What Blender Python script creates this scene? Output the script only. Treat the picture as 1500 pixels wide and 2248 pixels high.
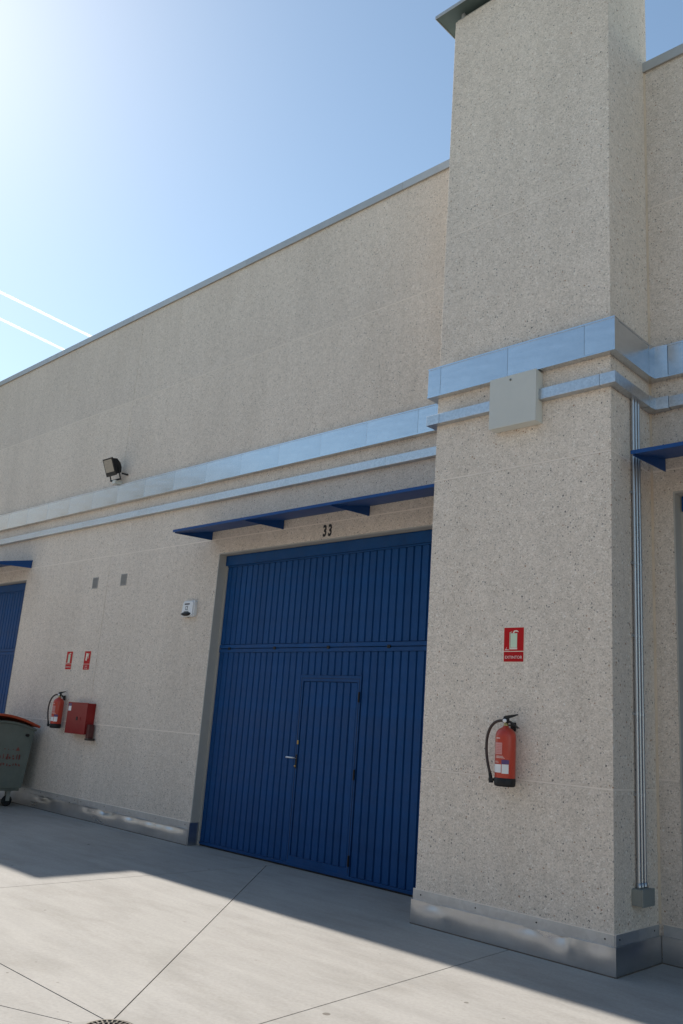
import bpy, bmesh, math, random
from mathutils import Vector, Matrix
random.seed(7)
for o in list(bpy.data.objects): bpy.data.objects.remove(o)
scn = bpy.context.scene
COL = scn.collection
rad = math.radians

# ------------------------------------------------------------------ camera
cam_d = bpy.data.cameras.new('camera'); cam = bpy.data.objects.new('camera', cam_d); COL.objects.link(cam)
YAW, PITCH, ROLL = 0.7769, 0.2474, 0.0738
fw = Vector((-math.sin(YAW)*math.cos(PITCH), math.cos(YAW)*math.cos(PITCH), math.sin(PITCH)))
rt = Vector((math.cos(YAW), math.sin(YAW), 0)); up = rt.cross(fw)
r2 = rt*math.cos(ROLL)+up*math.sin(ROLL); u2 = -rt*math.sin(ROLL)+up*math.cos(ROLL)
M = Matrix((r2, u2, -fw)).transposed().to_4x4(); M.translation = Vector((2.1262, -6.135, 1.56))
cam.matrix_world = M
cam_d.sensor_fit = 'VERTICAL'; cam_d.sensor_height = 36; cam_d.lens = 29.832
cam_d.clip_start = 0.05; cam_d.clip_end = 120000
scn.camera = cam

# ------------------------------------------------------------------ sky, sun, exposure
SUN = Vector((-0.749, 0.124, 0.650)).normalized()
w = bpy.data.worlds.new('World'); scn.world = w; w.use_nodes = True
nt = w.node_tree; bg = nt.nodes['Background']
sky = nt.nodes.new('ShaderNodeTexSky'); sky.sky_type = 'NISHITA'; sky.sun_disc = False
sky.sun_elevation = math.asin(SUN.z); sky.sun_rotation = math.atan2(SUN.x, SUN.y)
sky.air_density = 1.0; sky.dust_density = 0.25; sky.ozone_density = 0.6; sky.altitude = 100
tint = nt.nodes.new('ShaderNodeMix'); tint.data_type = 'RGBA'; tint.blend_type = 'MULTIPLY'; tint.inputs[0].default_value = 1
tint.inputs[7].default_value = (1.02, 1.045, .96, 1)
nt.links.new(sky.outputs[0], tint.inputs[6]); nt.links.new(tint.outputs[2], bg.inputs[0]); bg.inputs[1].default_value = 0.105
sl = bpy.data.lights.new('sun', 'SUN'); sl.energy = 4.2; sl.angle = rad(0.53); sl.color = (1, .95, .87)
so = bpy.data.objects.new('sun', sl); COL.objects.link(so); so.rotation_euler = SUN.to_track_quat('Z', 'Y').to_euler()
scn.view_settings.view_transform = 'Standard'; scn.view_settings.look = 'None'
scn.view_settings.exposure = 0.72; scn.view_settings.gamma = 1.0
scn.render.engine = 'CYCLES'
scn.render.resolution_x, scn.render.resolution_y = 683, 1024

# ------------------------------------------------------------------ materials
class N:
    def __init__(s, name):
        s.m = bpy.data.materials.new(name); s.m.use_nodes = True; s.t = s.m.node_tree
        s.b = s.t.nodes['Principled BSDF']
        s.co = s.t.nodes.new('ShaderNodeTexCoord').outputs['Object']
    def n(s, t, **k):
        x = s.t.nodes.new(t)
        for a, v in k.items(): setattr(x, a, v)
        return x
    def l(s, a, b): s.t.links.new(a, b)
    def mapped(s, sc, rot=(0, 0, 0)):
        x = s.n('ShaderNodeMapping'); x.inputs['Scale'].default_value = sc; x.inputs['Rotation'].default_value = rot
        s.l(s.co, x.inputs[0]); return x.outputs[0]
    def noise(s, sc, det=4, rough=.55, vec=None):
        x = s.n('ShaderNodeTexNoise'); x.inputs['Scale'].default_value = sc; x.inputs['Detail'].default_value = det
        x.inputs['Roughness'].default_value = rough; s.l(vec or s.co, x.inputs['Vector']); return x.outputs['Fac']
    def voro(s, sc, vec=None, feat='F1'):
        x = s.n('ShaderNodeTexVoronoi', feature=feat); x.inputs['Scale'].default_value = sc; s.l(vec or s.co, x.inputs['Vector']); return x
    def ramp(s, fac, stops, interp='LINEAR'):
        x = s.n('ShaderNodeValToRGB'); x.color_ramp.interpolation = interp; e = x.color_ramp.elements
        while len(e) < len(stops): e.new(.5)
        for i, (p, c) in enumerate(stops):
            e[i].position = p; e[i].color = c if len(c) == 4 else (*c, 1)
        s.l(fac, x.inputs[0]); return x.outputs[0]
    def mix(s, fac, a, b, mode='MIX'):
        x = s.n('ShaderNodeMix', data_type='RGBA', blend_type=mode)
        for v, i in ((fac, 0), (a, 6), (b, 7)):
            if hasattr(v, 'node'): s.l(v, x.inputs[i])
            elif isinstance(v, (int, float)): x.inputs[i].default_value = v if i == 0 else (v, v, v, 1)
            else: x.inputs[i].default_value = (*v, 1)
        return x.outputs[2]
    def mth(s, op, a, b=0.0):
        x = s.n('ShaderNodeMath', operation=op)
        for i, v in enumerate((a, b)):
            if hasattr(v, 'node'): s.l(v, x.inputs[i])
            else: x.inputs[i].default_value = v
        return x.outputs[0]
    def bump(s, h, st, dist):
        x = s.n('ShaderNodeBump'); x.inputs['Strength'].default_value = st; x.inputs['Distance'].default_value = dist
        s.l(h, x.inputs['Height']); s.l(x.outputs[0], s.b.inputs['Normal'])
    def out(s, col=None, rough=.6, metal=0., spec=.5):
        if col is not None:
            if hasattr(col, 'node'): s.l(col, s.b.inputs['Base Color'])
            else: s.b.inputs['Base Color'].default_value = (*col, 1)
        if hasattr(rough, 'node'): s.l(rough, s.b.inputs['Roughness'])
        else: s.b.inputs['Roughness'].default_value = rough
        s.b.inputs['Metallic'].default_value = metal; s.b.inputs['Specular IOR Level'].default_value = spec
        return s.m

def mat_stucco():
    s = N('exposed_aggregate')
    wob = s.noise(60, 2); vec = s.n('ShaderNodeMix', data_type='VECTOR'); vec.inputs[0].default_value = .012
    nz = s.n('ShaderNodeTexNoise'); nz.inputs['Scale'].default_value = 90; s.l(s.co, nz.inputs['Vector'])
    s.l(s.co, vec.inputs[4]); s.l(nz.outputs['Color'], vec.inputs[5]); v = vec.outputs[1]
    fine = s.voro(115, v); big = s.voro(43, v)
    fr = s.n('ShaderNodeSeparateColor'); s.l(fine.outputs['Color'], fr.inputs[0])
    br = s.n('ShaderNodeSeparateColor'); s.l(big.outputs['Color'], br.inputs[0])
    base = s.ramp(fr.outputs[0], [(0, (.535, .462, .39)), (.15, (.672, .588, .50)), (.45, (.752, .66, .567)), (.75, (.798, .705, .617)), (.93, (.88, .81, .73))], 'CONSTANT')
    base = s.mix(s.mth('MULTIPLY', s.ramp(fine.outputs['Distance'], [(.3, (0, 0, 0)), (.6, (1, 1, 1))]), .35), base, (.71, .635, .55))
    stone = s.ramp(br.outputs[0], [(0, (.16, .148, .14)), (.032, (.29, .265, .245)), (.09, (.40, .25, .17)), (.125, (.46, .36, .28)), (.16, (.84, .80, .74)), (.2, (.5, .5, .5))], 'CONSTANT')
    has = s.ramp(br.outputs[0], [(0, (1, 1, 1)), (.2, (0, 0, 0))], 'CONSTANT')
    size = s.mth('MULTIPLY_ADD', br.outputs[1], .30); size.node.inputs[2].default_value = .16
    inn = s.mth('LESS_THAN', big.outputs['Distance'], size)
    col = s.mix(s.mth('MULTIPLY', s.mth('MULTIPLY', has, inn), .92), base, stone)
    st = s.noise(.9, 6, .6, s.mapped((1, 1, .35)))
    col = s.mix(1.0, col, s.ramp(st, [(.3, (.90, .89, .88)), (.7, (1.05, 1.04, 1.03))]), 'MULTIPLY')
    run = s.noise(1.0, 5, .6, s.mapped((7, 7, .22)))
    col = s.mix(1.0, col, s.ramp(run, [(.30, (.965, .962, .955)), (.55, (1.0, 1.0, 1.0))]), 'MULTIPLY')
    st2 = s.noise(14, 5, .6)
    col = s.mix(1.0, col, s.ramp(st2, [(.3, (.93, .93, .93)), (.7, (1.06, 1.06, 1.06))]), 'MULTIPLY')
    oi = s.n('ShaderNodeObjectInfo')
    col = s.mix(1.0, col, s.ramp(oi.outputs['Random'], [(0, (.93, .93, .935)), (1, (1.03, 1.025, 1.015))]), 'MULTIPLY')
    h = s.mth('ADD', s.mth('MULTIPLY', fine.outputs['Distance'], -1), s.mth('MULTIPLY', s.noise(160, 3), .5))
    s.bump(h, .55, .004)
    return s.out(col, .85, 0, .25)

def mat_concrete(dark=1.0):
    s = N('yard_concrete')
    a = s.noise(.55, 6, .62); b = s.noise(2.6, 6, .65, s.mapped((.35, 2.2, 1), (0, 0, rad(28)))); c = s.noise(38, 4, .7); d = s.noise(260, 2)
    col = s.ramp(a, [(.3, (.345, .322, .295)), (.7, (.39, .366, .338))])
    col = s.mix(.8, col, s.mix(1.0, col, s.ramp(b, [(.3, (.86, .86, .86)), (.62, (1.04, 1.04, 1.04))]), 'MULTIPLY'))
    col = s.mix(1.0, col, s.ramp(c, [(.28, (.90, .90, .90)), (.6, (1.03, 1.03, 1.03))]), 'MULTIPLY')
    sp = s.voro(3.1); spr = s.n('ShaderNodeSeparateColor'); s.l(sp.outputs['Color'], spr.inputs[0])
    dot = s.mth('MULTIPLY', s.mth('LESS_THAN', sp.outputs['Distance'], s.mth('MULTIPLY', spr.outputs[1], .075)), s.mth('LESS_THAN', spr.outputs[0], .5))
    col = s.mix(s.mth('MULTIPLY', dot, .8), col, (.14, .12, .10))
    sp2 = s.voro(9.0); sq = s.n('ShaderNodeSeparateColor'); s.l(sp2.outputs['Color'], sq.inputs[0])
    dot2 = s.mth('MULTIPLY', s.mth('LESS_THAN', sp2.outputs['Distance'], s.mth('MULTIPLY', sq.outputs[1], .10)), s.mth('LESS_THAN', sq.outputs[0], .22))
    col = s.mix(s.mth('MULTIPLY', dot2, .45), col, (.16, .14, .12))
    smear = s.noise(.9, 7, .7, s.mapped((1, 2.2, 1), (0, 0, rad(-34))))
    col = s.mix(1.0, col, s.ramp(smear, [(.36, (.88, .875, .865)), (.52, (1.0, 1.0, 1.0))]), 'MULTIPLY')
    scuff = s.noise(5.5, 8, .75, s.mapped((.5, 3.5, 1), (0, 0, rad(52))))
    col = s.mix(1.0, col, s.ramp(scuff, [(.66, (1, 1, 1)), (.78, (.86, .85, .84))]), 'MULTIPLY')
    rust = s.ramp(s.noise(1.7, 5, .6), [(.66, (0, 0, 0)), (.80, (1, 1, 1))])
    col = s.mix(s.mth('MULTIPLY', rust, .30), col, (.30, .22, .15))
    oi = s.n('ShaderNodeObjectInfo')
    col = s.mix(1.0, col, s.ramp(oi.outputs['Random'], [(0, (.97, .97, .97)), (1, (1.02, 1.02, 1.015))]), 'MULTIPLY')
    s.bump(s.mth('ADD', s.mth('MULTIPLY', d, .4), c), .25, .004)
    return s.out(col, s.ramp(b, [(.3, (.8, .8, .8)), (.7, (.92, .92, .92))]), 0, .2)

def mat_zinc(name, col=(.62, .64, .66), rough=.30, spangle=22, amt=.10, dirt=0.0, metal=.95, wave=5):
    s = N(name)
    v = s.voro(spangle); g = s.n('ShaderNodeSeparateColor'); s.l(v.outputs['Color'], g.inputs[0])
    k = s.noise(3, 5, .6, s.mapped((.5, .5, 3)))
    c = s.mix(amt, col, s.ramp(g.outputs[0], [(0, (.35, .37, .40)), (1, (.85, .87, .9))]))
    c = s.mix(1.0, c, s.ramp(k, [(.3, (.88, .88, .88)), (.7, (1.05, 1.05, 1.05))]), 'MULTIPLY')
    if dirt: c = s.mix(s.mth('MULTIPLY', s.ramp(s.noise(6, 6, .65), [(.42, (0, 0, 0)), (.7, (1, 1, 1))]), dirt), c, (.28, .26, .23))
    r = s.mth('ADD', s.mth('MULTIPLY', k, .22), rough-.11)
    r = s.mth('ADD', r, s.mth('MULTIPLY', g.outputs[1], .012))
    s.bump(s.noise(wave, 0), .20, .012)
    return s.out(c, r, metal)

def mat_paint(name, col, rough=.45, vary=.12, dirt=.0, metal=0., spec=.5, bump=.05):
    s = N(name)
    k = s.noise(5, 6, .65); f = s.noise(90, 3)
    lo = tuple(x*(1-vary) for x in col); hi = tuple(min(1, x*(1+vary)) for x in col)
    c = s.ramp(k, [(.3, lo), (.7, hi)])
    oi = s.n('ShaderNodeObjectInfo'); c = s.mix(1.0, c, s.ramp(oi.outputs['Random'], [(0, (.92, .92, .92)), (1, (1.05, 1.05, 1.05))]), 'MULTIPLY')
    if dirt: c = s.mix(s.mth('MULTIPLY', s.ramp(s.noise(2.3, 6, .7), [(.45, (0, 0, 0)), (.75, (1, 1, 1))]), dirt), c, (.20, .18, .15))
    s.bump(f, bump, .002)
    return s.out(c, s.mth('ADD', s.mth('MULTIPLY', k, .2), rough-.1), metal, spec)

STUCCO = mat_stucco(); CONC = mat_concrete()
SEAL = mat_paint('joint_sealant', (.80, .70, .60), .8, .05, .06)
FILL = mat_paint('joint_filler_and_gap_shade', (.13, .105, .083), .9, .3)
ZINC = mat_zinc('galvanised_tray', (.60, .63, .66), .23, 26, .05, 0.0, .95, 2.2)
ZINC2 = mat_zinc('galvanised_channel', (.56, .585, .61), .38, 60, .22)
ZBASE = mat_zinc('galvanised_flashing', (.56, .575, .59), .30, 18, .05, .10, .95, 1.6)
PIPE = mat_paint('steel_conduit', (.46, .48, .50), .38, .06, .05, .95)
BLUE = mat_paint('blue_door_paint', (.0030, .056, .185), .52, .14, .06, 0., .22)
BLUE2 = mat_paint('blue_canopy_paint', (.004, .058, .215), .5, .10, .04, 0., .3)
BLACKGAP = mat_paint('black_rubber_and_gaps', (.012, .012, .013), .7, .2)
PLASTER = mat_paint('smooth_render', (.42, .40, .36), .85, .06, .12)
COPING = mat_paint('coping_metal', (.44, .45, .45), .45, .06, .1, .25)
CAPM = mat_paint('cap_sheet', (.10, .14, .13), .5, .1, .1, .3)
ROOF = mat_paint('roof_membrane', (.30, .30, .29), .8)
RED = mat_paint('red_enamel', (.47, .045, .022), .32, .08, .05)
REDC = mat_paint('red_cabinet_paint', (.25, .010, .010), .45, .10, .08, 0., .3)
REDS = mat_paint('red_sign_print', (.46, .006, .008), .55, .05, 0., 0., .2)
SIGNW = mat_paint('sign_border', (.74, .66, .54), .5, .04)
PHOTOL = mat_paint('photoluminescent_print', (.56, .68, .50), .5, .05)
LETTER = mat_paint('sign_lettering', (.78, .62, .56), .5, .05)
WHITE = mat_paint('white_label', (.78, .77, .76), .5, .04)
PINKL = mat_paint('pink_label', (.60, .26, .24), .5, .06)
NAVYL = mat_paint('violet_label', (.10, .05, .16), .5, .06)
BLACK = mat_paint('black_plastic', (.012, .012, .013), .5, .2, 0., 0., .3)
HOSE = mat_paint('hose_rubber', (.045, .028, .022), .55, .2)
BRASS = mat_paint('brass', (.42, .30, .12), .35, .1, 0, .9)
STEEL = mat_paint('handle_steel', (.72, .72, .72), .28, .05, 0, .9)
BOXG = mat_paint('grey_box_plastic', (.60, .60, .55), .5, .04, .06)
BOXD = mat_paint('grey_junction_plastic', (.26, .27, .245), .55, .05, .08)
SIREN = mat_paint('siren_plastic', (.70, .71, .72), .4, .03)
INK = mat_paint('black_ink', (.02, .02, .022), .6, .1)
INKR = mat_paint('faded_red_ink', (.20, .055, .045), .7, .3)
VENT = mat_paint('vent_slats', (.24, .225, .205), .7, .12)
VENTF = mat_paint('vent_frame', (.36, .34, .315), .7, .08)
BINB = mat_paint('bin_body', (.135, .155, .135), .5, .15, .2)
BINL = mat_paint('bin_lid', (.40, .055, .016), .45, .12, .12)
IRON = mat_paint('cast_iron', (.12, .105, .085), .6, .2, .3, .5)
GLASS = N('lamp_glass'); GLASS.b.inputs['Coat Weight'].default_value = 1; GLASS = GLASS.out((.20, .19, .16), .18, .6)
TRAIL = N('contrail_ice'); TRAIL.t.nodes.remove(TRAIL.b)
_pv = TRAIL.n('ShaderNodeVolumePrincipled'); _pv.inputs['Color'].default_value = (1, 1, 1, 1); _pv.inputs['Density'].default_value = .022; _pv.inputs['Anisotropy'].default_value = .5
TRAIL.l(_pv.outputs[0], TRAIL.t.nodes['Material Output'].inputs['Volume']); TRAIL = TRAIL.m

# ------------------------------------------------------------------ mesh helpers
class MB:
    def __init__(s): s.v = []; s.f = []; s.s = []
    def add(s, vs, fs, smooth=False):
        o = len(s.v); s.v += [tuple(v) for v in vs]; s.f += [tuple(i+o for i in f) for f in fs]; s.s += [smooth]*len(fs); return s
    def box(s, x0, x1, y0, y1, z0, z1, M=None, ch=0.0):
        if ch:
            bm = bmesh.new(); bmesh.ops.create_cube(bm, size=1)
            bmesh.ops.scale(bm, vec=(x1-x0, y1-y0, z1-z0), verts=bm.verts); bmesh.ops.translate(bm, vec=((x0+x1)/2, (y0+y1)/2, (z0+z1)/2), verts=bm.verts)
            bmesh.ops.bevel(bm, geom=bm.edges[:], offset=ch, segments=2, affect='EDGES', profile=.6)
            bm.verts.index_update(); vs = [v.co.copy() for v in bm.verts]; fs = [[v.index for v in f.verts] for f in bm.faces]; bm.free()
        else:
            vs = [Vector((x, y, z)) for z in (z0, z1) for y in (y0, y1) for x in (x0, x1)]
            fs = [(0, 2, 3, 1), (4, 5, 7, 6), (0, 1, 5, 4), (2, 6, 7, 3), (0, 4, 6, 2), (1, 3, 7, 5)]
        if M: vs = [M @ v for v in vs]
        return s.add(vs, fs)
    def prism(s, poly, a0, a1, axis='y', M=None):
        # poly: counter-clockwise seen from the a0 side for axis y (x,z) ; extruded a0..a1
        n = len(poly)
        def P(p, a): return Vector({'y': (p[0], a, p[1]), 'x': (a, p[0], p[1]), 'z': (p[0], p[1], a)}[axis])
        vs = [P(p, a0) for p in poly]+[P(p, a1) for p in poly]
        if M: vs = [M @ v for v in vs]
        fs = [tuple(range(n)), tuple(range(2*n-1, n-1, -1))]+[((i+1) % n, i, n+i, n+(i+1) % n) for i in range(n)]
        return s.add(vs, fs)
    def lathe(s, prof, c=(0, 0, 0), seg=28, a0=0., a1=2*math.pi, smooth=True, caps=True):
        full = abs(a1-a0-2*math.pi) < 1e-6; k = seg if full else seg+1
        vs = []; fs = []
        for r, z in prof:
            for i in range(k):
                a = a0+(a1-a0)*i/seg; vs.append((c[0]+r*math.cos(a), c[1]+r*math.sin(a), c[2]+z))
        for j in range(len(prof)-1):
            for i in range(seg):
                i2 = (i+1) % k; fs.append((j*k+i, j*k+i2, (j+1)*k+i2, (j+1)*k+i))
        s.add(vs, fs, smooth)
        if full and caps:
            if prof[0][0] > 1e-6: s.add([vs[i] for i in range(k)], [tuple(range(k-1, -1, -1))])
            if prof[-1][0] > 1e-6: s.add([vs[(len(prof)-1)*k+i] for i in range(k)], [tuple(range(k))])
        return s
    def tube(s, pts, rs, seg=12, caps=True):
        pts = [Vector(p) for p in pts]; n = len(pts)
        if not isinstance(rs, (list, tuple)): rs = [rs]*n
        t0 = (pts[1]-pts[0]).normalized(); ref = Vector((0, 0, 1)) if abs(t0.z) < .9 else Vector((1, 0, 0))
        u = t0.cross(ref).normalized(); vs = []; fs = []
        for i, p in enumerate(pts):
            t = (pts[min(i+1, n-1)]-pts[max(i-1, 0)]).normalized(); u = (u-t*u.dot(t)).normalized(); v = t.cross(u)
            for k in range(seg):
                a = 2*math.pi*k/seg; vs.append(p+(u*math.cos(a)+v*math.sin(a))*rs[i])
        for i in range(n-1):
            for k in range(seg):
                k2 = (k+1) % seg; fs.append((i*seg+k, i*seg+k2, (i+1)*seg+k2, (i+1)*seg+k))
        s.add(vs, fs, True)
        if caps: s.add(vs[:seg], [tuple(range(seg-1, -1, -1))]); s.add(vs[-seg:], [tuple(range(seg))])
        return s
    def grid(s, fn, nu, nv, smooth=True):
        vs = [fn(i/nu, j/nv) for j in range(nv+1) for i in range(nu+1)]
        fs = [(j*(nu+1)+i, j*(nu+1)+i+1, (j+1)*(nu+1)+i+1, (j+1)*(nu+1)+i) for j in range(nv) for i in range(nu)]
        return s.add(vs, fs, smooth)
    def mesh(s, name):
        me = bpy.data.meshes.new(name); me.from_pydata(s.v, [], s.f); me.polygons.foreach_set('use_smooth', s.s); me.update(); return me

def link(name, me, parent=None, loc=(0, 0, 0), rot=None):
    o = bpy.data.objects.new(name, me); COL.objects.link(o); o.location = loc
    if rot: o.rotation_euler = rot
    if parent: o.parent = parent
    return o
def obj(name, mb, mat, parent=None, loc=(0, 0, 0), rot=None):
    me = mb.mesh(name); me.materials.append(mat); return link(name, me, parent, loc, rot)
def tag(o, label, cat, group=None):
    o['label'] = label; o['category'] = cat
    if group: o['group'] = group
    return o
def thing(name, label, cat, loc=(0, 0, 0), group=None, rot=None):
    return tag(link(name, None, None, loc, rot), label, cat, group)
def copy_tree(o, parent=None):
    c = o.copy(); COL.objects.link(c); c.parent = parent
    for ch in list(o.children): copy_tree(ch, c)
    return c
def text(name, body, size, mat, parent, loc, sx=1., bold=0., align='CENTER', ext=.0006):
    cu = bpy.data.curves.new(name, 'FONT'); cu.body = body; cu.size = size; cu.offset = bold; cu.extrude = ext
    cu.align_x = align; cu.resolution_u = 4
    t = bpy.data.objects.new(name, cu); COL.objects.link(t)
    dg = bpy.context.evaluated_depsgraph_get(); me = bpy.data.meshes.new_from_object(t.evaluated_get(dg))
    bpy.data.objects.remove(t); bpy.data.curves.remove(cu)
    me.transform(Matrix(((sx, 0, 0, 0), (0, 0, -1, 0), (0, 1, 0, 0), (0, 0, 0, 1)))); me.materials.clear(); me.materials.append(mat)
    return link(name, me, parent, loc)
def struct(o): o['kind'] = 'structure'; return o

# ------------------------------------------------------------------ key dimensions (metres)
XL, XR = -2.715, -0.917          # pillar
YP, YW, YD = 0.024, 0.778, 0.919 # pillar face, wall face, door face
ZR = 8.162; ZD = 3.69
XJ, XJ2 = -6.90, -2.90           # main door opening
MODULE = -15.65                  # step to the next pillar on the left

# ------------------------------------------------------------------ ground
G = struct(obj('ground', MB().add([(-900, -900, -.03), (900, -900, -.03), (900, 900, -.03), (-900, 900, -.03)], [(0, 1, 2, 3)]), CONC))
obj('joint_filler', MB().add([(-60, -40, -.012), (40, -40, -.012), (40, 1.0, -.012), (-60, 1.0, -.012)], [(0, 1, 2, 3)]), FILL, G)
def clip(poly, a, b, off):      # keep the left side of a->b moved in by off
    dx, dy = b[0]-a[0], b[1]-a[1]; L = math.hypot(dx, dy); nx, ny = -dy/L, dx/L
    d = [(p[0]-a[0])*nx+(p[1]-a[1])*ny-off for p in poly]; out = []
    for i, p in enumerate(poly):
        q = poly[(i+1) % len(poly)]; e, f = d[i], d[(i+1) % len(poly)]
        if e >= 0: out.append(p)
        if (e >= 0) != (f >= 0):
            t = e/(e-f); out.append((p[0]+(q[0]-p[0])*t, p[1]+(q[1]-p[1])*t))
    return out
HG = .0042
J2a, J2b = (-1.763, 0.0), (-1.629, -2.0)
xl_ = []
for k in range(-14, 10):
    if k == 0: xl_.append((J2a, J2b))
    else:
        x = -1.62+k*3.78; xl_.append(((x, 0.), (x, -2.)))
yl_ = [1.0, -3.335, -7.3, -11.3, -15.3, -19.3, -23.3, -27.3, -31.3, -35.3]
def slab(poly):
    if len(poly) < 3: return
    obj('concrete_slab', MB().prism(poly, -.02, 0., 'z'), CONC, G)
A1, D0 = (-5.406, .746), (-2.05, -3.30)
J5a, J5b = (-2.126, -3.49), (-2.562, -3.672)
for ci in range(len(xl_)-1):
    for ri in range(len(yl_)-1):
        big = [(-80, yl_[ri+1]+HG), (60, yl_[ri+1]+HG), (60, yl_[ri]-HG), (-80, yl_[ri]-HG)]
        (a, b), (c, d) = xl_[ci], xl_[ci+1]
        cell = clip(clip(big, a, b, HG), d, c, HG)
        k = ci-14
        if k == -1 and ri == 0:
            slab(clip(cell, A1, D0, HG)); slab(clip(cell, D0, A1, HG))
        elif k == -1 and ri == 1:
            slab(clip(cell, J5a, J5b, HG)); slab(clip(cell, J5b, J5a, HG))
        else: slab(cell)

# floor drain at the meeting point of the joints
DR = thing('floor_drain', 'round slotted iron drain cover in the sunlit concrete at the joint crossing', 'drain', (-1.925, -3.405, 0)); DR.scale = (.56, .56, 1)
obj('patch', MB().prism([(-.36, -.2), (.2, -.34), (.38, .1), (.05, .36), (-.2, .27)], .001, .004, 'z'), mat_paint('drain_mortar', (.33, .31, .28), .85, .12, .3), DR)
obj('frame', MB().lathe([(.245, .0), (.245, .012), (.215, .012), (.215, .0)], seg=40), IRON, DR)
obj('grate_plate', MB().lathe([(.212, .004), (.212, .007), (.0, .007)], seg=40), BLACKGAP, DR)
mb = MB().box(-.008, .008, -.028, .028, .007, .014, None, .002); bar = mb.mesh('grate_bar'); bar.materials.append(IRON)
for ring_r, n in ((.185, 26), (.12, 17)):
    for i in range(n):
        a = 2*math.pi*i/n; link('grate_bar', bar, DR, (ring_r*math.cos(a), ring_r*math.sin(a), 0), (0, 0, a-math.pi/2))
obj('grate_hub', MB().lathe([(.085, .007), (.085, .014), (0, .015)], seg=30), IRON, DR)
obj('grate_ring', MB().lathe([(.157, .007), (.157, .014), (.148, .014), (.148, .007)], seg=40), IRON, DR)

# ------------------------------------------------------------------ warehouse
WH = thing('warehouse', 'long pale speckled concrete warehouse with blue metal doors and square pillars', 'warehouse', (0, 0, 0))
XA, XB = -34.0, 12.0
obj('roof', MB().box(XA, XB, 1.02, 24, 7.3, 7.5), ROOF, WH)
obj('side_wall', MB().box(XA-.2, XA, 1.0, 24, 0, 8.05), STUCCO, WH)
obj('side_wall', MB().box(XB, XB+.2, 1.0, 24, 0, 8.05), STUCCO, WH)
obj('rear_wall', MB().box(XA, XB, 23.8, 24, 0, 8.05), STUCCO, WH)
obj('inner_wall', MB().box(XA, XB, .99, 1.15, 0, 8.04), SEAL, WH)     # shows as the pale sealant in the panel joints, see below
GAP = .007
zrow = [(0, 1.336), (1.336, 3.906), (3.906, 6.52), (6.52, 8.06)]
doors = [(XJ, XJ2), (XJ+MODULE+6.15, XJ2+MODULE+6.15-.03), (-.715, 3.285), (-26.5, -22.5)]
doors[1] = (-16.43, -12.43)
cols = [(XA, -20.5), (-20.5, -9.67), (-9.67, -1.9), (-1.9, 5.6), (5.6, XB)]
for (c0, c1) in cols:
    ds = [d for d in doors if d[0] > c0 and d[1] < c1]
    for i, (z0, z1) in enumerate(zrow):
        a, b = z0+(GAP if i else 0), z1-(GAP if i < 3 else 0)
        l, r = c0+.004, c1-.004
        if i >= 2 or not ds:
            obj('wall_panel', MB().box(l, r, YW, 1.0-.012, a, b, None, .003), STUCCO, WH)
            continue
        d0, d1 = ds[0]; d0 -= .014; d1 += .014
        if i == 0:
            obj('wall_panel', MB().box(l, d0, YW, .988, a, b, None, .003), STUCCO, WH)
            obj('wall_panel', MB().box(d1, r, YW, .988, a, b, None, .003), STUCCO, WH)
        else:
            t = ZD+.014
            obj('wall_panel', MB().prism([(l, a), (d0, a), (d0, t), (d1, t), (d1, a), (r, a), (r, b), (l, b)], YW, .988), STUCCO, WH)
# pale sealant strips in the joints (recessed)
for z in (1.336, 3.906, 6.52):
    segs = [(XA, XB)]
    if z < ZD:
        segs = []; x = XA
        for d0, d1 in sorted(doors): segs.append((x, d0-.02)); x = d1+.02
        segs.append((x, XB))
    for a, b in segs: obj('joint_sealant', MB().box(a, b, YW-.0008, .985, z-.0068, z+.0068), SEAL, WH)
for c0, c1 in cols[:-1]: obj('joint_sealant', MB().box(c1-.008, c1+.008, YW+.004, .985, 3.72, 8.04), STUCCO, WH)
obj('joint_sealant', MB().box(-9.678, -9.662, YW+.004, .985, 0, 3.70), STUCCO, WH)

# coping lengths along the parapet
x = XA
while x < XB:
    x1 = min(x+3.0, XB)
    mb = MB().prism([(YW-.030, 8.052), (YW-.024, 8.052), (YW-.024, 8.145), (1.04, 8.165), (1.04, 8.06), (1.05, 8.06), (1.05, 8.178), (YW-.030, 8.158)][::-1], x+.002, x1-.002, 'x')
    obj('coping', mb, COPING, WH); x = x1
obj('coping_bed', MB().box(XA, XB, YW-.012, 1.03, 8.0595, 8.105), PLASTER, WH)

# smooth linings of the door openings
for d0, d1 in doors[:3]:
    for a, b in ((d0-.014, d0), (d1, d1+.014)):
        obj('door_lining', MB().box(a, b, YW-.003, .99, .0, ZD), PLASTER, WH)
    obj('door_lining', MB().box(d0-.014, d1+.014, YW-.003, .99, ZD, ZD+.014), PLASTER, WH)
    obj('door_surround', MB().box(d0-.002, d0+.03, YD-.012, .99, 0, ZD), PLASTER, WH)

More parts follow.
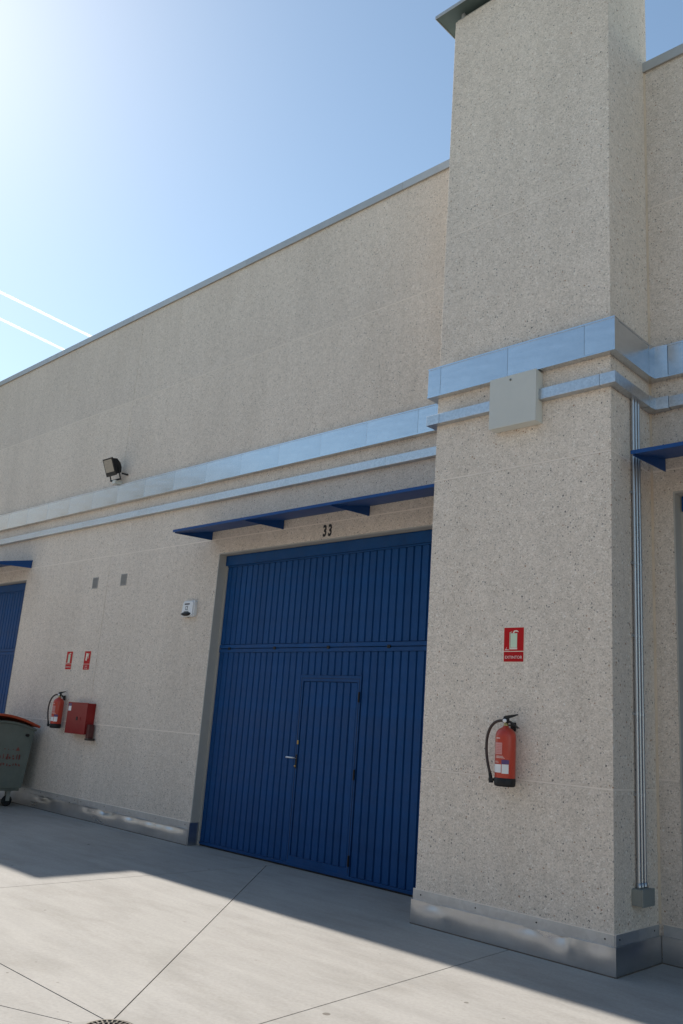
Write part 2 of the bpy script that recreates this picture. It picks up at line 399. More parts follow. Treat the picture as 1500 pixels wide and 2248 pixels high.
# tower (pillar)
def tower():
    T = obj('tower', MB().box(XL+.05, XR-.05, YP+.05, .80, 0.02, 9.19), SEAL, WH)
    for z in (1.254, 3.894, 6.505): obj('joint_sealant', MB().box(XL-.0006, XR+.0006, YP-.0006, .839, z-.0068, z+.0068), SEAL, T)
    zr = [(0, 1.254), (1.254, 3.894), (3.894, 6.505), (6.505, 9.21)]
    for i, (z0, z1) in enumerate(zr):
        obj('wall_panel', MB().box(XL, XR, YP, .84, z0+(GAP if i else 0), z1-(GAP if i < 3 else 0), None, .005), STUCCO, T)
    obj('cap', MB().box(XL-.185, XR+.185, YP-.125, .96, 9.285, 9.297), CAPM, T)
    obj('cap_edge', MB().box(XL-.19, XL-.185, YP-.13, .965, 9.275, 9.315).box(XR+.185, XR+.19, YP-.13, .965, 9.275, 9.315).box(XL-.185, XR+.185, YP-.13, YP-.125, 9.275, 9.315).box(XL-.185, XR+.185, .96, .965, 9.275, 9.315), COPING, T)
    obj('cap_frame', MB().box(XL+.015, XR-.015, YP+.012, .82, 9.21, 9.235), PLASTER, T)
    for px in (XL+.09, XL+.66, XR-.66, XR-.09):
        for py in (YP+.006, .80):
            obj('cap_post', MB().box(px-.018, px+.018, py, py+.03, 9.13, 9.285), COPING, T)
    return T
obj('corner_sealant', MB().prism([(XR+.0005, YW-.0005), (XR+.0005, YW-.016), (XR+.016, YW-.0005)], .27, 8.05, 'z'), mat_paint('tan_sealant', (.58, .46, .34), .8, .12), WH)
T1 = tower()
T2 = copy_tree(T1, WH); T2.location.x += MODULE

# base flashing
def dents(x, z, spots, seed=0):
    y = .0020*math.sin(x*4.1+seed)*math.sin(z*9+seed*2)+.0008*math.sin(x*9.3+seed*3+z*7)
    for cx, cz, rx, rz, a in spots:
        q = math.exp(-((x-cx)/rx)**2-((z-cz)/rz)**2)
        y -= a*q*(1+.15*math.sin((x-cx)*26+seed)*math.sin(z*30+seed))
    return y
def flashing(parent, x0, x1, y, spots, seed, z1=.192, flange=True, screws=True, nx=None):
    n = nx or max(12, int((x1-x0)*60))
    def fn(u, v):
        x = x0+(x1-x0)*u; z = z1*v
        e = min(u, 1-u)*(x1-x0); k = min(1, e/.05)
        return (x, y-.0-(dents(x, z, spots, seed))*k*(.35+.65*v), z)
    f = obj('base_flashing', MB().grid(fn, n, 18), ZBASE, parent)
    def top(u, v):
        x = x0+(x1-x0)*u; e = min(u, 1-u)*(x1-x0); k = min(1, e/.05)
        ya = y-dents(x, z1, spots, seed)*k
        return (x, ya+(y+.016-ya)*v, z1+.002*v)
    obj('flashing_fold', MB().grid(top, n, 1, False), ZBASE, f)
    obj('contact_gap_shade', MB().box(x0+.002, x1-.002, y-.007, y+.004, 0.0, .007), FILL, f)  # dark strip stands for the shade of the contact gap at the ground
    if flange:
        obj('flashing_flange', MB().box(x0+.006, x1-.006, y+.0155, y+.0185, z1-.01, .270), ZBASE2, f)
        obj('flashing_sealant', MB().box(x0+.006, x1-.006, y+.016, y+.024, .270, .276), SEAL, f)
    if screws:
        k = int((x1-x0)/.55)+1
        for i in range(k):
            sx = x0+.09+(x1-x0-.18)*i/max(1, k-1)
            mb = MB().lathe([(.006, 0), (.006, .003), (.003, .005), (0, .005)], seg=8)
            mb.v = [(a, -c, b) for a, b, c in mb.v]
            obj('screw', mb, BLACK, f, (sx, y+.0155, .235))
    return f
ZBASE2 = mat_zinc('galvanised_flange', (.56, .57, .575), .45, 30, .12, .15, .8)
flashing(T1, XL-.024, XR+.024, 0.0, [(-2.52, .185, .15, .065, .022), (-2.36, .13, .05, .07, -.010), (-1.33, .18, .085, .075, .023), (-1.24, .14, .03, .06, -.012), (-1.60, .185, .16, .05, .016), (-2.05, .19, .25, .06, .010), (-1.02, .19, .08, .06, .012)], 1.3)
fs = flashing(T1, 0.0, YW-.024, 0.0, [(.3, .15, .2, .06, .006)], 2.2)     # the pillar's right flank, turned below
fs.rotation_euler = (0, 0, rad(90)); fs.location = (XR+.024, 0.0, 0)
flashing(WH, XR+.028, -.731, YW-.024, [], 2.0, nx=6, screws=False)
flashing(WH, -12.415, -9.63, YW-.024, [(-10.6, .17, .2, .05, .016), (-10.2, .16, .15, .06, -.006)], .4)
flashing(WH, -9.63, XJ-.014, YW-.024, [(-8.85, .175, .22, .045, .03), (-8.2, .175, .16, .04, .026), (-7.7, .175, .25, .04, .022), (-7.25, .175, .2, .04, .02), (-9.3, .17, .14, .05, .014)], 3.1)
obj('base_flashing', MB().box(XJ-.020, XJ-.001+.006, YW-.022, YD-.014, .004, .268), ZBASE, WH)
obj('base_flashing', MB().box(-.733, -.709, YW-.022, YD-.014, .004, .268), ZBASE, WH)

# ------------------------------------------------------------------ doors
DW = 4.0
def make_door():
    # local: x 0..DW, y 0 at the door face, z 0..ZD
    d = obj('sliding_door', MB().box(0, DW, .022, .05, .02, ZD-.012), BLUE, WH)
    obj('header_box', MB().box(.012, DW, -.035, .03, 3.55, ZD-.006, None, .004), BLUE, d)
    P = DW/37
    def slat_mesh(h, nm='slat'):
        wd = P*.5-.011
        mb = MB().prism([(-wd-.006, .022), (wd+.007, .022), (wd-.002, .004), (-wd+.002, .004)][::-1], 0, h, 'z')
        me = mb.mesh(nm); me.materials.append(BLUE); return me
    up = slat_mesh(3.53-2.50); lo = slat_mesh(2.39-.055); ov = slat_mesh(2.39-2.125); wk = slat_mesh(2.045-.13)
    wx0, wx1 = 15*P+.012, 24*P-.012
    for i in range(37):
        x = P*(i+.5)
        jit = lambda: (0, 0, rad(random.uniform(-.9, .9)))
        link('slat', up, d, (x, random.uniform(0, .0015), 2.50), jit())
        if i < 15 or i >= 24: link('slat', lo, d, (x, random.uniform(0, .0015), .055), jit())
        else: link('slat', ov, d, (x, 0, 2.125), jit())
    for z0, z1 in ((2.392, 2.437), (2.447, 2.492), (3.532, 3.552)):
        obj('rail', MB().box(.01, DW-.01, -.006, .024, z0, z1, None, .002), BLUE, d)
    obj('rail', MB().box(.01, DW-.01, -.004, .024, .02, .052, None, .002), BLUE, d)
    for bx in (.24, 1.12, 2.05, 2.97): obj('rail_catch', MB().box(bx-.022, bx+.022, -.016, .0, 2.425, 2.458, None, .003), BLACK, d)
    obj('bottom_seal', MB().box(0, DW, .012, .04, 0.0, .02), BLACKGAP, d)
    # wicket
    wf = obj('wicket_frame', MB().box(wx0-.010, wx0+.040, -.003, .024, .052, 2.12).box(wx1-.040, wx1+.010, -.003, .024, .052, 2.12)
        .box(wx0+.040, wx1-.040, -.0028, .024, 2.052, 2.12).box(wx0+.040, wx1-.040, -.0028, .024, .052, .125), BLUE, d)
    obj('wicket_gap', MB().box(wx0+.012, wx0+.017, -.0042, -.0025, .08, 2.09).box(wx1-.014, wx1-.010, -.0042, -.0025, .08, 2.09)  .box(wx0+.017, wx1-.014, -.0042, -.0025, 2.084, 2.088), BLACKGAP, d)  # black strips laid on the frame as the shade of the gap
    n = 8; a, b = wx0+.040, wx1-.040
    for i in range(n):
        link('slat', wk, d, (a+(b-a)*(i+.5)/n, .0, .127))
    obj('handle', MB().tube([(wx0+.025, .0, 1.178), (wx0+.025, -.055, 1.178), (wx0+.01, -.062, 1.178), (wx0-.085, -.062, 1.178)], .010, 10), STEEL, d)
    obj('handle_plate', MB().box(wx0+.012, wx0+.040, -.010, -.002, 1.06, 1.215, None, .003), BLACK, d)
    mb = MB().lathe([(.011, 0), (.011, .012), (0, .012)], seg=14); mb.v = [(p, -r, q) for p, q, r in mb.v]
    obj('lock_cylinder', mb, BRASS, d, (wx0+.026, -.012, 1.087))
    obj('lock_plate', MB().box(wx0+.022, wx0+.046, -.012, -.002, 1.33, 1.375, None, .003), BRASS, d)
    for hz in (.2, 1.07, 1.89):
        mb = MB().tube([(0, 0, -.055), (0, 0, .055)], .011, 10); obj('hinge', mb, BLACK, d, (wx1-.003, -.012, hz))
    return d
door1 = make_door(); door1.location = (XJ, YD, 0)
door2 = copy_tree(door1, WH); door2.location = (doors[1][0], YD, 0)
door3 = copy_tree(door1, WH); door3.location = (doors[2][0], YD, 0)

# ------------------------------------------------------------------ canopies
def make_canopy(label):
    Wc = 4.35; dp = .64; zw, zf = 4.022, 3.885     # plate underside at the wall and at the front
    c = thing('door_canopy', label, 'canopy', (0, 0, 0), 'blue canopies over the doors')
    obj('roof_plate', MB().prism([(YW-.001, zw), (YW-.001, zw+.008), (YW-dp, zf+.008), (YW-dp, zf)][::-1], 0, Wc, 'x'), BLUE2, c)
    obj('front_lip', MB().box(0, Wc, YW-dp-.006, YW-dp, zf-.002, zf+.030), BLUE2, c)
    obj('end_lip', MB().prism([(YW-.001, zw+.006), (YW-.001, zw+.03), (YW-dp, zf+.03), (YW-dp, zf+.006)][::-1], -.005, 0, 'x'), BLUE2, c)
    obj('end_lip', MB().prism([(YW-.001, zw+.006), (YW-.001, zw+.03), (YW-dp, zf+.03), (YW-dp, zf+.006)][::-1], Wc, Wc+.005, 'x'), BLUE2, c)
    for i in range(4):
        x = .006+i*(Wc-.018)/3
        obj('bracket', MB().prism([(YW-.001, zw-.115), (YW-.001, zw-.001), (YW-dp+.02, zf+.002), (YW-dp+.02, zf-.010)][::-1], x, x+.007, 'x'), BLUE2, c)
        if x > .1: obj('bracket_foot', MB().box(x-.025, x+.007, YW-.006, YW-.001, zw-.115, zw-.006), BLUE2, c)
    return c
can1 = make_canopy('blue metal canopy on brackets above the door numbered 33'); can1.location.x = -7.12
can2 = copy_tree(can1); can2.location.x = -16.665; can2['label'] = 'blue metal canopy over the far door at the left edge of the picture'
can3 = copy_tree(can1); can3.location.x = -.80; can3.location.z = -.015; can3['label'] = 'blue metal canopy right of the pillar, crossing in front of the conduits'

# ------------------------------------------------------------------ cable trays
def tray(name, label, z0, z1, t, lid_len, mat, lips, offs):
    T = thing(name, label, 'cable tray')
    def seg_x(x0, x1, yf, tilt=0.):         # lid on a wall facing -y
        o = obj('tray_lid', MB().box(x0-(x0+x1)/2, x1-(x0+x1)/2, 0, t-.002, z0+.004, z1-.004, None, .002), mat, T, ((x0+x1)/2, yf, 0), (0, 0, tilt))
    def seg_y(y0, y1, xf, sgn):             # lid on a flank of the pillar
        a, b = (xf-t+.002, xf) if sgn > 0 else (xf, xf+t-.002)
        obj('tray_lid', MB().box(a, b, y0, y1, z0+.004, z1-.004, None, .002), mat, T)
    def lipx(x0, x1, yf):
        if lips:
            obj('lip', MB().box(x0, x1, yf-.004, yf+t-.003, z1-.0035, z1+.002).box(x0, x1, yf-.004, yf-.0005, z1-.014, z1-.0035), mat, T)
            obj('lip', MB().box(x0, x1, yf-.004, yf+t-.003, z0-.002, z0+.0035).box(x0, x1, yf-.004, yf-.0005, z0+.0035, z0+.014), mat, T)
    def lipy(y0, y1, xf, sgn):
        if lips:
            a, b = (xf-t+.003, xf+.004) if sgn > 0 else (xf-.004, xf+t-.003)
            c, e = (xf+.0005, xf+.004) if sgn > 0 else (xf-.004, xf-.0005)
            obj('lip', MB().box(a, b, y0, y1, z1-.0035, z1+.002).box(c, e, y0, y1, z1-.014, z1-.0035), mat, T)
            obj('lip', MB().box(a, b, y0, y1, z0-.002, z0+.0035).box(c, e, y0, y1, z0+.0035, z0+.014), mat, T)
    rnd = random.Random(3)
    def run_x(x0, x1, yf, start):
        x = x0; nx = start
        while x < x1-1e-6:
            while nx <= x+1e-6: nx += lid_len
            e = min(nx, x1); seg_x(x+.0012, e-.0012, yf, rnd.uniform(-.0016, .0016)); x = e
        lipx(x0, x1, yf)
    yw = YW-t; yp = YP-t
    def wrap(xl, xr):                        # round one pillar
        seg_y(yp+t, yw-.0015, xl-t, -1); lipy(yp+t-.0025, yw-.006, xl-t, -1)
        run_x(xl-t-.004, xr+t+.004, yp, xl-t+.15+.0)
        seg_y(yp+t, yw-.10, xr+t, 1); lipy(yp+t-.0025, yw-.10, xr+t, 1)
        # inside corner piece with a slanted face
        obj('corner_piece', MB().prism([(xr+.002, yw-.0985), (xr+t+.003, yw-.0985), (xr+t+.016, yw-.016), (xr+t+.125, yw-.003), (xr+t+.125, YW-.002), (xr+.002, YW-.002)], z0-.001, z1+.001, 'z'), mat, T)
    run_x(-30, XL+MODULE-t, yw, -30+offs); wrap(XL+MODULE, XR+MODULE)
    run_x(XR+MODULE+t+.127, XL-t-.0015, yw, offs)
    wrap(XL, XR)
    run_x(XR+t+.127, 11.9, yw, -.5)
    return T
tr1 = tray('cable_tray', 'wide galvanised cable tray running along the wall and round the pillar', 4.736, 5.039, .0746, .762, ZINC, True, -11.9-30*.762)
tr2 = tray('cable_channel', 'narrow galvanised channel running just below the wide cable tray', 4.4446, 4.5523, .0736, 1.66, ZINC2, False, -8.947-30*1.66)

# ------------------------------------------------------------------ box on the pillar
B = thing('control_box', 'pale grey square control box on the pillar over the cable tray', 'box', (-1.79, YP, 4.485))
obj('case', MB().box(-.238, .238, -.105, -.001, -.238, .238, None, .006), BOXG, B)
obj('cover', MB().box(-.241, .241, -.122, -.1055, -.241, .241, None, .005), BOXG, B)
mb = MB().lathe([(.011, 0), (.011, .005), (0, .006)], seg=14); mb.v = [(p, -r, q) for p, q, r in mb.v]
obj('lock', mb, BOXD, B, (-.02, -.1215, .195))
obj('lock_slot', MB().box(-.022, -.018, -.129, -.1275, .188, .202), BLACK, B)

# ------------------------------------------------------------------ conduits and junction box on the flank
for i, (yy, lb) in enumerate(((.375, 'leftmost of the three thin steel conduits on the pillar flank'), (.425, 'middle one of the three thin steel conduits on the pillar flank'), (.475, 'rightmost of the three thin steel conduits on the pillar flank'))):
    c = thing('conduit', lb, 'conduit', (XR+.026, yy, 0.50), 'steel conduits on the pillar flank')
    obj('pipe', MB().tube([(0, 0, .06), (0, 0, 2.0), (0, 0, 3.96)], .0145, 14), PIPE, c)
    for z in (.72, 1.32, 1.93, 2.52, 3.12):
        obj('clamp', MB().lathe([(.0175, -.011), (.0175, .011)], seg=14).box(-.026, -.010, -.023, .023, -.010, .010), PIPE, c, (0, 0, z))
    obj('sleeve', MB().lathe([(.0185, 0), (.0185, .03), (.0145, .032)], seg=14), PIPE, c, (0, 0, .062))
jb = thing('junction_box', 'small dull grey junction box under the three conduits', 'junction box', (XR, .405, .50))
obj('case', MB().box(.001, .078, -.105, .095, -.058, .058, None, .005), BOXD, jb)
obj('cover', MB().box(.0785, .090, -.108, .098, -.061, .061, None, .004), BOXD, jb)

# ------------------------------------------------------------------ fire extinguishers
def extinguisher(label, loc, rotz=0.):
    e = thing('fire_extinguisher', label, 'extinguisher', loc, 'wall-hung fire extinguishers', (0, 0, rotz))
    R = .082
    obj('cylinder', MB().lathe([(R*.97, .055), (R, .06), (R, .375), (R*.98, .395), (R*.9, .418), (R*.72, .438), (R*.45, .452), (.024, .458), (.022, .468), (0, .468)], seg=36), RED, e)
    obj('foot', MB().lathe([(R*.86, 0), (R*1.0, .006), (R*1.035, .02), (R*1.035, .062), (R*1.0, .066)], seg=36), BLACK, e)
    obj('neck', MB().lathe([(.019, .465), (.019, .492), (.014, .495), (.014, .512), (0, .512)], seg=16), BRASS, e)
    obj('valve', MB().box(-.022, .022, -.016, .016, .490, .528, None, .004), BLACK, e)
    obj('lever', MB().prism([(-.02, .524), (.01, .524), (.105, .556), (.105, .564), (.0, .548), (-.02, .54)], -.010, .010), BLACK, e)
    obj('carry_handle', MB().prism([(.01, .498), (.03, .498), (.112, .452), (.117, .460), (.035, .512), (.01, .514)], -.010, .010), BLACK, e)
    g = MB().lathe([(.015, 0), (.015, .012), (0, .013)], seg=14); g.v = [(a, -c, b) for a, b, c in g.v]
    obj('gauge', g, WHITE, e, (0, -.016, .507))
    pts = []
    for k in range(25):
        t = k/24
        # bezier chain: valve -> out to the left -> down to the foot
        p0, p1, p2, p3 = Vector((-.02, 0, .507)), Vector((-.185, -.005, .525)), Vector((-.20, -.03, .30)), Vector((-.112, -.045, .095))
        pts.append(p0*(1-t)**3+p1*3*t*(1-t)**2+p2*3*t*t*(1-t)+p3*t**3)
    obj('hose', MB().tube(pts, .0115, 12), HOSE, e)
    obj('nozzle', MB().tube([pts[-1], (-.104, -.046, .065), (-.098, -.046, .02)], [.013, .015, .019], 12), BLACK, e)
    obj('nozzle_clip', MB().box(-.115, -.07, -.06, -.03, .035, .055), BLACK, e)
    def lab(z0, z1, a0, a1, m, nm='label_print'):
        obj(nm, MB().lathe([(R+.0012, z0), (R+.0012, z1)], seg=10, a0=rad(a0), a1=rad(a1)), m, e)
    lab(.245, .335, -128, -76, PINKL)
    lab(.105, .168, -140, -80, WHITE); lab(.100, .170, -76, -38, WHITE); lab(.172, .205, -78, -36, NAVYL)
    for k in range(3): lab(.216+k*.007, .219+k*.007, -122+k*4, -60-k*6, LETTER, 'label_line')
    lab(.366, .372, -118, -90, LETTER, 'label_line'); lab(.182, .185, -135, -95, LETTER, 'label_line'); lab(.190, .192, -135, -100, LETTER, 'label_line')
    for k in range(6): lab(.256+k*.012, .259+k*.012, -126, -78, RED, 'label_line')
    obj('wall_hook', MB().box(-.02, .02, .02, .108, .470, .482).box(-.025, .025, .104, .110, .43, .50), BLACK, e)
    return e
extinguisher('red fire extinguisher hanging on the pillar under the large extintor sign', (-1.777, -.092, 1.195), rad(0))
extinguisher('small distant fire extinguisher beside the red hose cabinet', (-10.42, .662, 1.225), rad(20))

# ------------------------------------------------------------------ signs
def sign(label, loc, w, h, kind):
    s = thing('safety_sign', label, 'sign', loc, 'red fire safety signs')
    obj('board', MB().box(-w/2, w/2, -.003, -.0005, -h/2, h/2), SIGNW, s)
    zs = -h/2+h*.31; b = w*.028
    obj('upper_panel', MB().box(-w/2+b, w/2-b, -.0042, -.0032, zs+b*.6, h/2-b), REDS, s)
    obj('lower_panel', MB().box(-w/2+b, w/2-b, -.0042, -.0032, -h/2+b, zs-b*.6), REDS, s)
    y0, y1 = -.0056, -.0044
    if kind == 'ext':
        x0, x1 = -.03*w-.125*w, -.03*w+.19*w
        obj('pictogram_bottle', MB().box(x0, x1, y0, y1, zs+h*.11, h*.32), PHOTOL, s)
        obj('pictogram_foot', MB().box(x0-.02*w, x1+.01*w, y0, y1, zs+h*.055, zs+h*.105), SIGNW, s)
        obj('pictogram_hose', MB().prism([(x0-.045*w, zs+h*.06), (x0-.02*w, zs+h*.06), (x0-.02*w, h*.33), (x0+.06*w, h*.355), (x0+.06*w, h*.37), (x0-.045*w, h*.345)], y0, y1), PHOTOL, s)
        obj('pictogram_valve', MB().prism([(x0+.10*w, h*.325), (x0+.17*w, h*.325), (x0+.21*w, h*.37), (x0+.38*w, h*.35), (x0+.38*w, h*.365), (x0+.3*w, h*.405), (x0+.16*w, h*.395)], y0, y1), SIGNW, s)
        # small flame mark
        fx = -w*.33; fz = zs+h*.035
        obj('flame_mark', MB().prism([(fx-.1*w, fz), (fx+.13*w, fz), (fx+.12*w, fz+.012*h), (fx-.02*w, fz+.02*h), (fx+.0*w, fz+.09*h), (fx-.04*w, fz+.03*h)], y0, y1), LETTER, s)
        text('lettering', 'EXTINTOR', h*.115, LETTER, s, (0, -.0056, -h/2+h*.105), (w*.86)/(h*.115*5.05))
    else:
        obj('pictogram_reel', MB().prism([(-.25*w, 0), (-.05*w, -.02*h), (.0, .2*h), (.2*w, .24*h), (.2*w, .3*h), (.05*w, .36*h), (-.22*w, .38*h)], y0, y1), SIGNW, s)
        obj('pictogram_hose', MB().prism([(.08*w, .1*h), (.16*w, .1*h), (.22*w, .36*h), (.16*w, .38*h)], y0, y1), SIGNW, s)
        text('lettering', 'BOCA DE', h*.075, LETTER, s, (0, -.0056, -h/2+h*.175), .8); text('lettering', 'INCENDIO', h*.075, LETTER, s, (0, -.0056, -h/2+h*.07), .8)
    return s
sign('large red extintor sign on the pillar above the fire extinguisher', (-1.793, YP, 2.33), .203, .296, 'ext')
sign('small red extinguisher sign on the far wall, left of two', (-10.50, YW, 2.275), .19, .292, 'ext')
sign('small red fire hose sign on the far wall, right of two', (-9.95, YW, 2.275), .19, .295, 'hose')

# ------------------------------------------------------------------ hose cabinet
H = thing('hose_cabinet', 'red metal fire hose cabinet on the far wall', 'cabinet', (-9.78, YW, 1.405))
obj('case', MB().box(-.28, .28, -.128, -.001, -.225, .225, None, .004), REDC, H)
obj('door', MB().box(-.284, .284, -.145, -.1285, -.229, .229, None, .003), REDC, H)
obj('label_print', MB().box(-.262, -.18, -.1465, -.1455, .10, .17), WHITE, H)
obj('label_print', MB().box(-.262, -.18, -.1465, -.1455, .172, .21), NAVYL, H)
obj('latch', MB().box(.01, .05, -.153, -.1455, -.03, .02, None, .003), BLACK, H)
obj('latch', MB().box(.06, .13, -.150, -.1455, -.03, .02, None, .002), REDC, H)
obj('drain_valve', MB().box(.2845, .36, -.115, -.03, -.275, -.08, None, .006), mat_paint('dark_red_valve', (.10, .022, .02), .5, .1), H)
obj('valve_foot', MB().box(.288, .40, -.125, -.02, -.305, -.2755, None, .004), HOSE, H)

# ------------------------------------------------------------------ alarm siren
S = thing('alarm_siren', 'white alarm siren box with a black lens, left of the blue door', 'siren', (-7.41, YW, 2.975))
obj('case', MB().prism([(-.13, -.115), (.12, -.115), (.14, -.09), (.135, .085), (.115, .105), (-.105, .105), (-.125, .085), (-.15, -.09)], -.045, -.001), SIREN, S)
obj('cover', MB().prism([(-.118, -.10), (.10, -.10), (.115, -.08), (.11, .075), (.095, .09), (-.09, .09), (-.105, .075), (-.13, -.08)], -.062, -.0455), SIREN, S)
mb = MB().lathe([(.105, 0), (.10, .012), (.07, .022), (0, .026)], seg=28); mb.v = [(a, -c, b*.26) for a, b, c in mb.v]
obj('lens', mb, BLACK, S, (-.02, -.0605, -.078))
obj('print_bar', MB().box(-.07, .04, -.0635, -.0625, .048, .066), INK, S)
text('print_mark', 'CE', .075, INK, S, (-.02, -.0632, -.022), .75)
for k in range(5): obj('print_line', MB().box(-.075+k*.022, -.059+k*.022, -.0635, -.0625, -.052, -.036), BOXD, S)
obj('screw', MB().lathe([(.012, -.01), (.012, .0)], seg=10), BOXD, S, (.0, -.03, -.116))

# ------------------------------------------------------------------ two small vents
for x, lb in ((-10.035, 'small louvred vent, the left of two high on the wall'), (-9.21, 'small louvred vent, the right of two high on the wall')):
    v = thing('wall_vent', lb, 'vent', (x, YW, 3.495), 'small wall vents')
    obj('frame', MB().box(-.078, .078, -.008, -.0005, .078, .09).box(-.078, .078, -.008, -.0005, -.09, -.078).box(-.078, -.066, -.008, -.0005, -.078, .078).box(.066, .078, -.008, -.0005, -.078, .078), VENTF, v)
    obj('backing', MB().box(-.066, .066, -.003, -.0005, -.078, .078), VENT, v)
    sm = MB().prism([(-.0075, -.010), (-.0035, -.010), (-.0031, .009), (-.0045, .009)][::-1], -.066, .066, 'x').mesh('slat'); sm.materials.append(VENT)
    for k in range(8): link('slat', sm, v, (0, 0, -.068+k*.0195))

# ------------------------------------------------------------------ house number
hn = thing('house_number', 'black painted number 33 above the blue door', 'number', (-4.88, YW, 3.743))
for i, dx in enumerate((-.044, .044)): text('digit', '3', .19, INK, hn, (dx, -.0012, 0), .70, .0075)

# ------------------------------------------------------------------ floodlight
F = thing('floodlight', 'black floodlight on a stub bracket above the cable tray', 'floodlight', (-9.68, YW, 5.08)); F.scale = (.86, 1.0, .90)
Mx = Matrix.Translation((0, -.19, .27)) @ Matrix.Rotation(rad(22), 4, 'X')
def fbox(name, *a, m=BLACK, ch=.004): return obj(name, MB().box(*a, Mx, ch), m, F)
obj('housing', MB().prism([(-.05, -.14), (.045, -.12), (.075, -.03), (.075, .05), (.035, .13), (-.05, .145)][::-1], -.15, .15, 'x', Mx), BLACK, F)
fbox('bezel', -.165, .165, -.068, -.0505, -.155, .16)
fbox('glass', -.138, .138, -.0715, -.0685, -.085, .135, m=GLASS, ch=0)
for sx in (-.16, .16): obj('arm', MB().tube([Mx @ Vector((sx, .02, .0)), (sx, -.13, .12), (sx, -.11, .06)], .011, 8), BLACK, F)
obj('arm', MB().box(-.165, .165, -.13, -.09, .045, .058), BLACK, F)
obj('pivot_arm', MB().tube([(.165, -.10, .16), (.20, -.05, .15), (.20, -.004, .15)], .016, 10), BLACK, F)
obj('mount', MB().box(-.05, .05, -.14, -.001, -.02, .044, None, .004), BOXG, F)

# ------------------------------------------------------------------ waste container
BN = thing('waste_container', 'grey-green wheeled waste container with an orange-red lid by the wall', 'container', (-11.6, 0.09, 0))
def bn_sec(z, x, ya, yb): return [(-x, ya, z), (x, ya, z), (x, yb, z), (-x, yb, z)]
n = 14
def arc(t): return .10*(1-(2*t-1)**2)
mb = MB()
hx0, hx1 = .60, .66; y0b, y1b = -.42, .47; y0t, y1t = -.50, .52
for sgn in (1, -1):     # end walls with arched tops
    vs = [(sgn*hx0, y1b, .28), (sgn*hx0, y0b, .28)]+[(sgn*(hx1), y0t+(y1t-y0t)*k/n, 1.17+arc(k/n)) for k in range(n+1)]
    f = tuple(range(len(vs))); mb.add(vs, [f if sgn < 0 else f[::-1]])
mb.add([(-hx0, y0b, .28), (hx0, y0b, .28), (hx1, y0t, 1.17), (-hx1, y0t, 1.17)], [(0, 1, 2, 3)])
mb.add([(-hx0, y1b, .28), (hx0, y1b, .28), (hx1, y1t, 1.17), (-hx1, y1t, 1.17)], [(3, 2, 1, 0)])
mb.add([(-hx0, y0b, .28), (hx0, y0b, .28), (hx0, y1b, .28), (-hx0, y1b, .28)], [(3, 2, 1, 0)])
obj('body', mb, BINB, BN)
rim = MB()
for sgn in (1, -1):
    rim.tube([(sgn*(hx1+.012), y0t+(y1t-y0t)*k/n, 1.165+arc(k/n)) for k in range(n+1)], .022, 8)
rim.tube([(-hx1, y0t-.012, 1.165), (hx1, y0t-.012, 1.165)], .022, 8).tube([(-hx1, y1t+.012, 1.165), (hx1, y1t+.012, 1.165)], .022, 8)
obj('rim', rim, BINB, BN)
for sgn in (1, -1):
    for yy in (-.3, .0, .3):
        b = MB().add([(sgn*(hx0+.0), yy-.03, .30), (sgn*(hx0+.0), yy+.03, .30), (sgn*(hx1+.002), yy+.03, 1.08), (sgn*(hx1+.002), yy-.03, 1.08),
            (sgn*(hx0+.018), yy-.022, .30), (sgn*(hx0+.018), yy+.022, .30), (sgn*(hx1+.016), yy+.022, 1.07), (sgn*(hx1+.016), yy-.022, 1.07)],
            [(4, 5, 6, 7), (0, 1, 5, 4), (1, 2, 6, 5), (2, 3, 7, 6), (3, 0, 4, 7)])
        if sgn < 0: obj('rib', b, BINB, BN)
obj('trunnion', MB().tube([(hx1-.01, .40, 1.08), (hx1+.045, .40, 1.08)], .022, 12), BLACK, BN); obj('trunnion', MB().tube([(-hx1+.01, .02, 1.06), (-hx1-.07, .02, 1.06)], .028, 12), BLACK, BN)
obj('bumper', MB().box(-.57, .57, -.40, .45, .235, .279, None, .01), BINB, BN)
obj('inside_shade', MB().box(-.62, .62, -.47, .48, 1.10, 1.14), BLACK, BN)  # black sheet in the body, stands for the shade under the ajar lid
lid = MB()
n2 = 16; top = []; bot = []
for k in range(n2+1):
    t = k/n2; yy = y1t+.045+(y0t-.05-y1t-.045)*t; zz = 1.205+arc(1-t)*1.05+.075*math.sin(min(1, t*1.3)*math.pi/2)*t**.5
    top.append((yy, zz+.022)); bot.append((yy, zz))
poly = top+bot[::-1]
lid.prism(poly, -hx1-.05, hx1+.05, 'x'); lo = obj('lid', lid, BINL, BN)
for sx in (1, -1): obj('lid_edge', MB().tube([(sx*(hx1+.052), a, b+.008) for a, b in bot], .02, 8), BINL, lo)
for sx in (-.4, .4): obj('lid_hinge', MB().tube([(sx-.06, y1t+.035, 1.20), (sx+.06, y1t+.035, 1.20)], .02, 10), BLACK, lo)
for sx in (-.48, .48):
    for yy in (-.30, .32):
        wl = MB().lathe([(.06, -.018), (.077, -.018), (.082, -.01), (.082, .01), (.077, .018), (.06, .018)], seg=24)
        wl.v = [(c, a, b) for a, b, c in wl.v]
        wo = obj('wheel', wl, BLACK, BN, (sx, yy, .082))
        rm = MB().lathe([(.0, -.014), (.061, -.014), (.061, .014), (0, .014)], seg=20); rm.v = [(c, a, b) for a, b, c in rm.v]
        obj('rim_disc', rm, BOXD, wo)
        obj('fork', MB().box(-.032, -.024, -.03, .03, 0, .135).box(.024, .032, -.03, .03, 0, .135).box(-.032, .032, -.04, .04, .1352, .153), BOXD, wo)
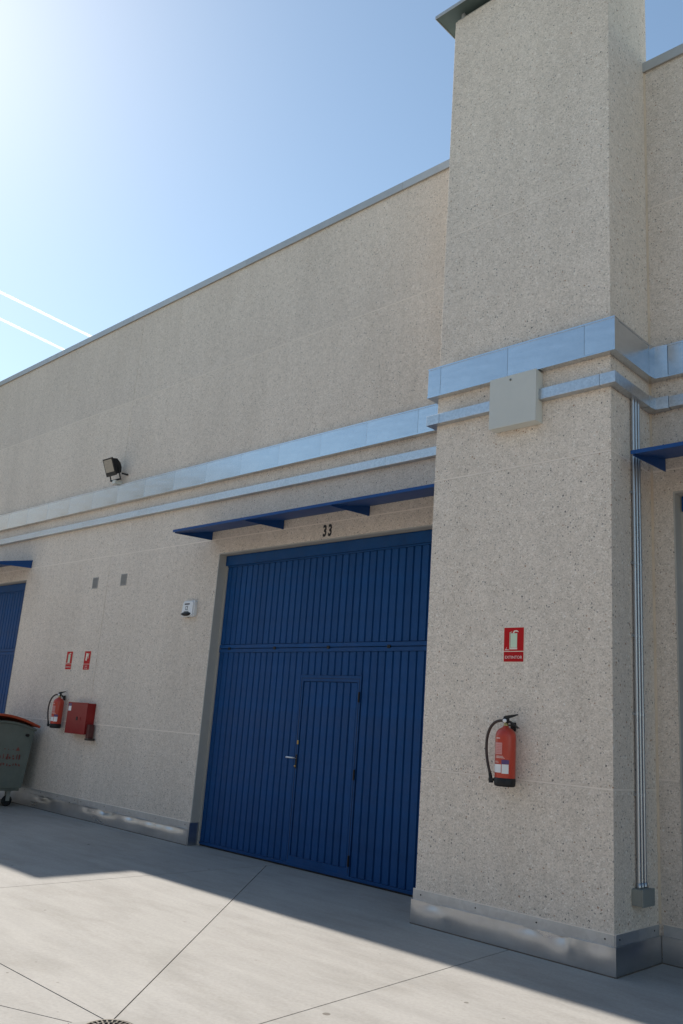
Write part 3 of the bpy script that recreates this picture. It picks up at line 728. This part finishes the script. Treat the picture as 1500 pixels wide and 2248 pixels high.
# worn, unreadable red print on the end wall
prn = MB(); rnd = random.Random(11)
def onend(y, z): return (hx0+(hx1-hx0)*(z-.28)/(1.17-.28)+.004, y, z)
for z0, z1, ys in ((.70, .79, [-.35+.052*k for k in range(14)]), (.60, .655, [-.36+.05*k for k in range(15)]), (.85, .87, [-.36+.07*k for k in range(9)])):
    for yy in ys:
        if rnd.random() < .15: continue
        for q in range(2 if z1-z0 > .03 else 1):
            a = yy+rnd.uniform(0, .022); b = a+rnd.uniform(.008, .03); za = rnd.uniform(z0, z0+(z1-z0)*.5); zb = rnd.uniform(za+.012, z1)
            prn.add([onend(a, za), onend(b, za), onend(b, zb), onend(a, zb)], [(0, 1, 2, 3)])
prn.add([onend(.26, .84), onend(.33, .84), onend(.295, .90)], [(0, 1, 2)])
obj('worn_print', prn, INKR, BN)

# ------------------------------------------------------------------ contrails far away
def contrail(label, a, b, dist, r):
    a, b = Vector(a).normalized(), Vector(b).normalized(); c = Vector((2.126, -6.135, 1.56))
    k = b.z/a.z
    P = c+a*dist; Q = c+b*(dist*a.z/b.z)
    d = Q-P; P2 = P-d*1.2; Q2 = Q+d*1.2; rn = random.Random(int(r))
    pts = [P2+(Q2-P2)*(i/60) for i in range(61)]
    o = obj('contrail', MB().tube(pts, [r*(1+.06*rn.uniform(-1, 1)) for _ in pts], 14), TRAIL)
    tag(o, label, 'contrail', 'aircraft contrails')
contrail('thin white contrail low in the left sky, the upper of two', (-.848, .321, .421), (-.818, .414, .399), 21000, 30)
contrail('thin white contrail low in the left sky, the lower of two', (-.857, .330, .396), (-.836, .396, .380), 22500, 30)

# ------------------------------------------------------------------ unseen facing warehouse, added behind the camera for the trays and flashing to reflect
W2 = thing('warehouse', 'added facing warehouse behind the camera, there only for the trays to reflect', 'warehouse', (0, -21, 0))
obj('wall', MB().box(-60, 40, -14, 0, 0, 8.0), STUCCO, W2)
obj('coping', MB().box(-60, 40, -.3, .03, 8.0, 8.1), COPING, W2)
obj('reflection_wing', MB().box(-110, -48, -13, .02, 0, 19.5), STUCCO, W2)  # added wing, sized to give the far tray its dark reflection
for k in range(-5, 4):
    obj('sliding_door', MB().box(k*9.5, k*9.5+4, .0, .03, 0, 3.7), BLUE, W2)
    obj('pillar', MB().box(k*19-2.7, k*19-.9, .0, .75, 0, 9.2), STUCCO, W2)
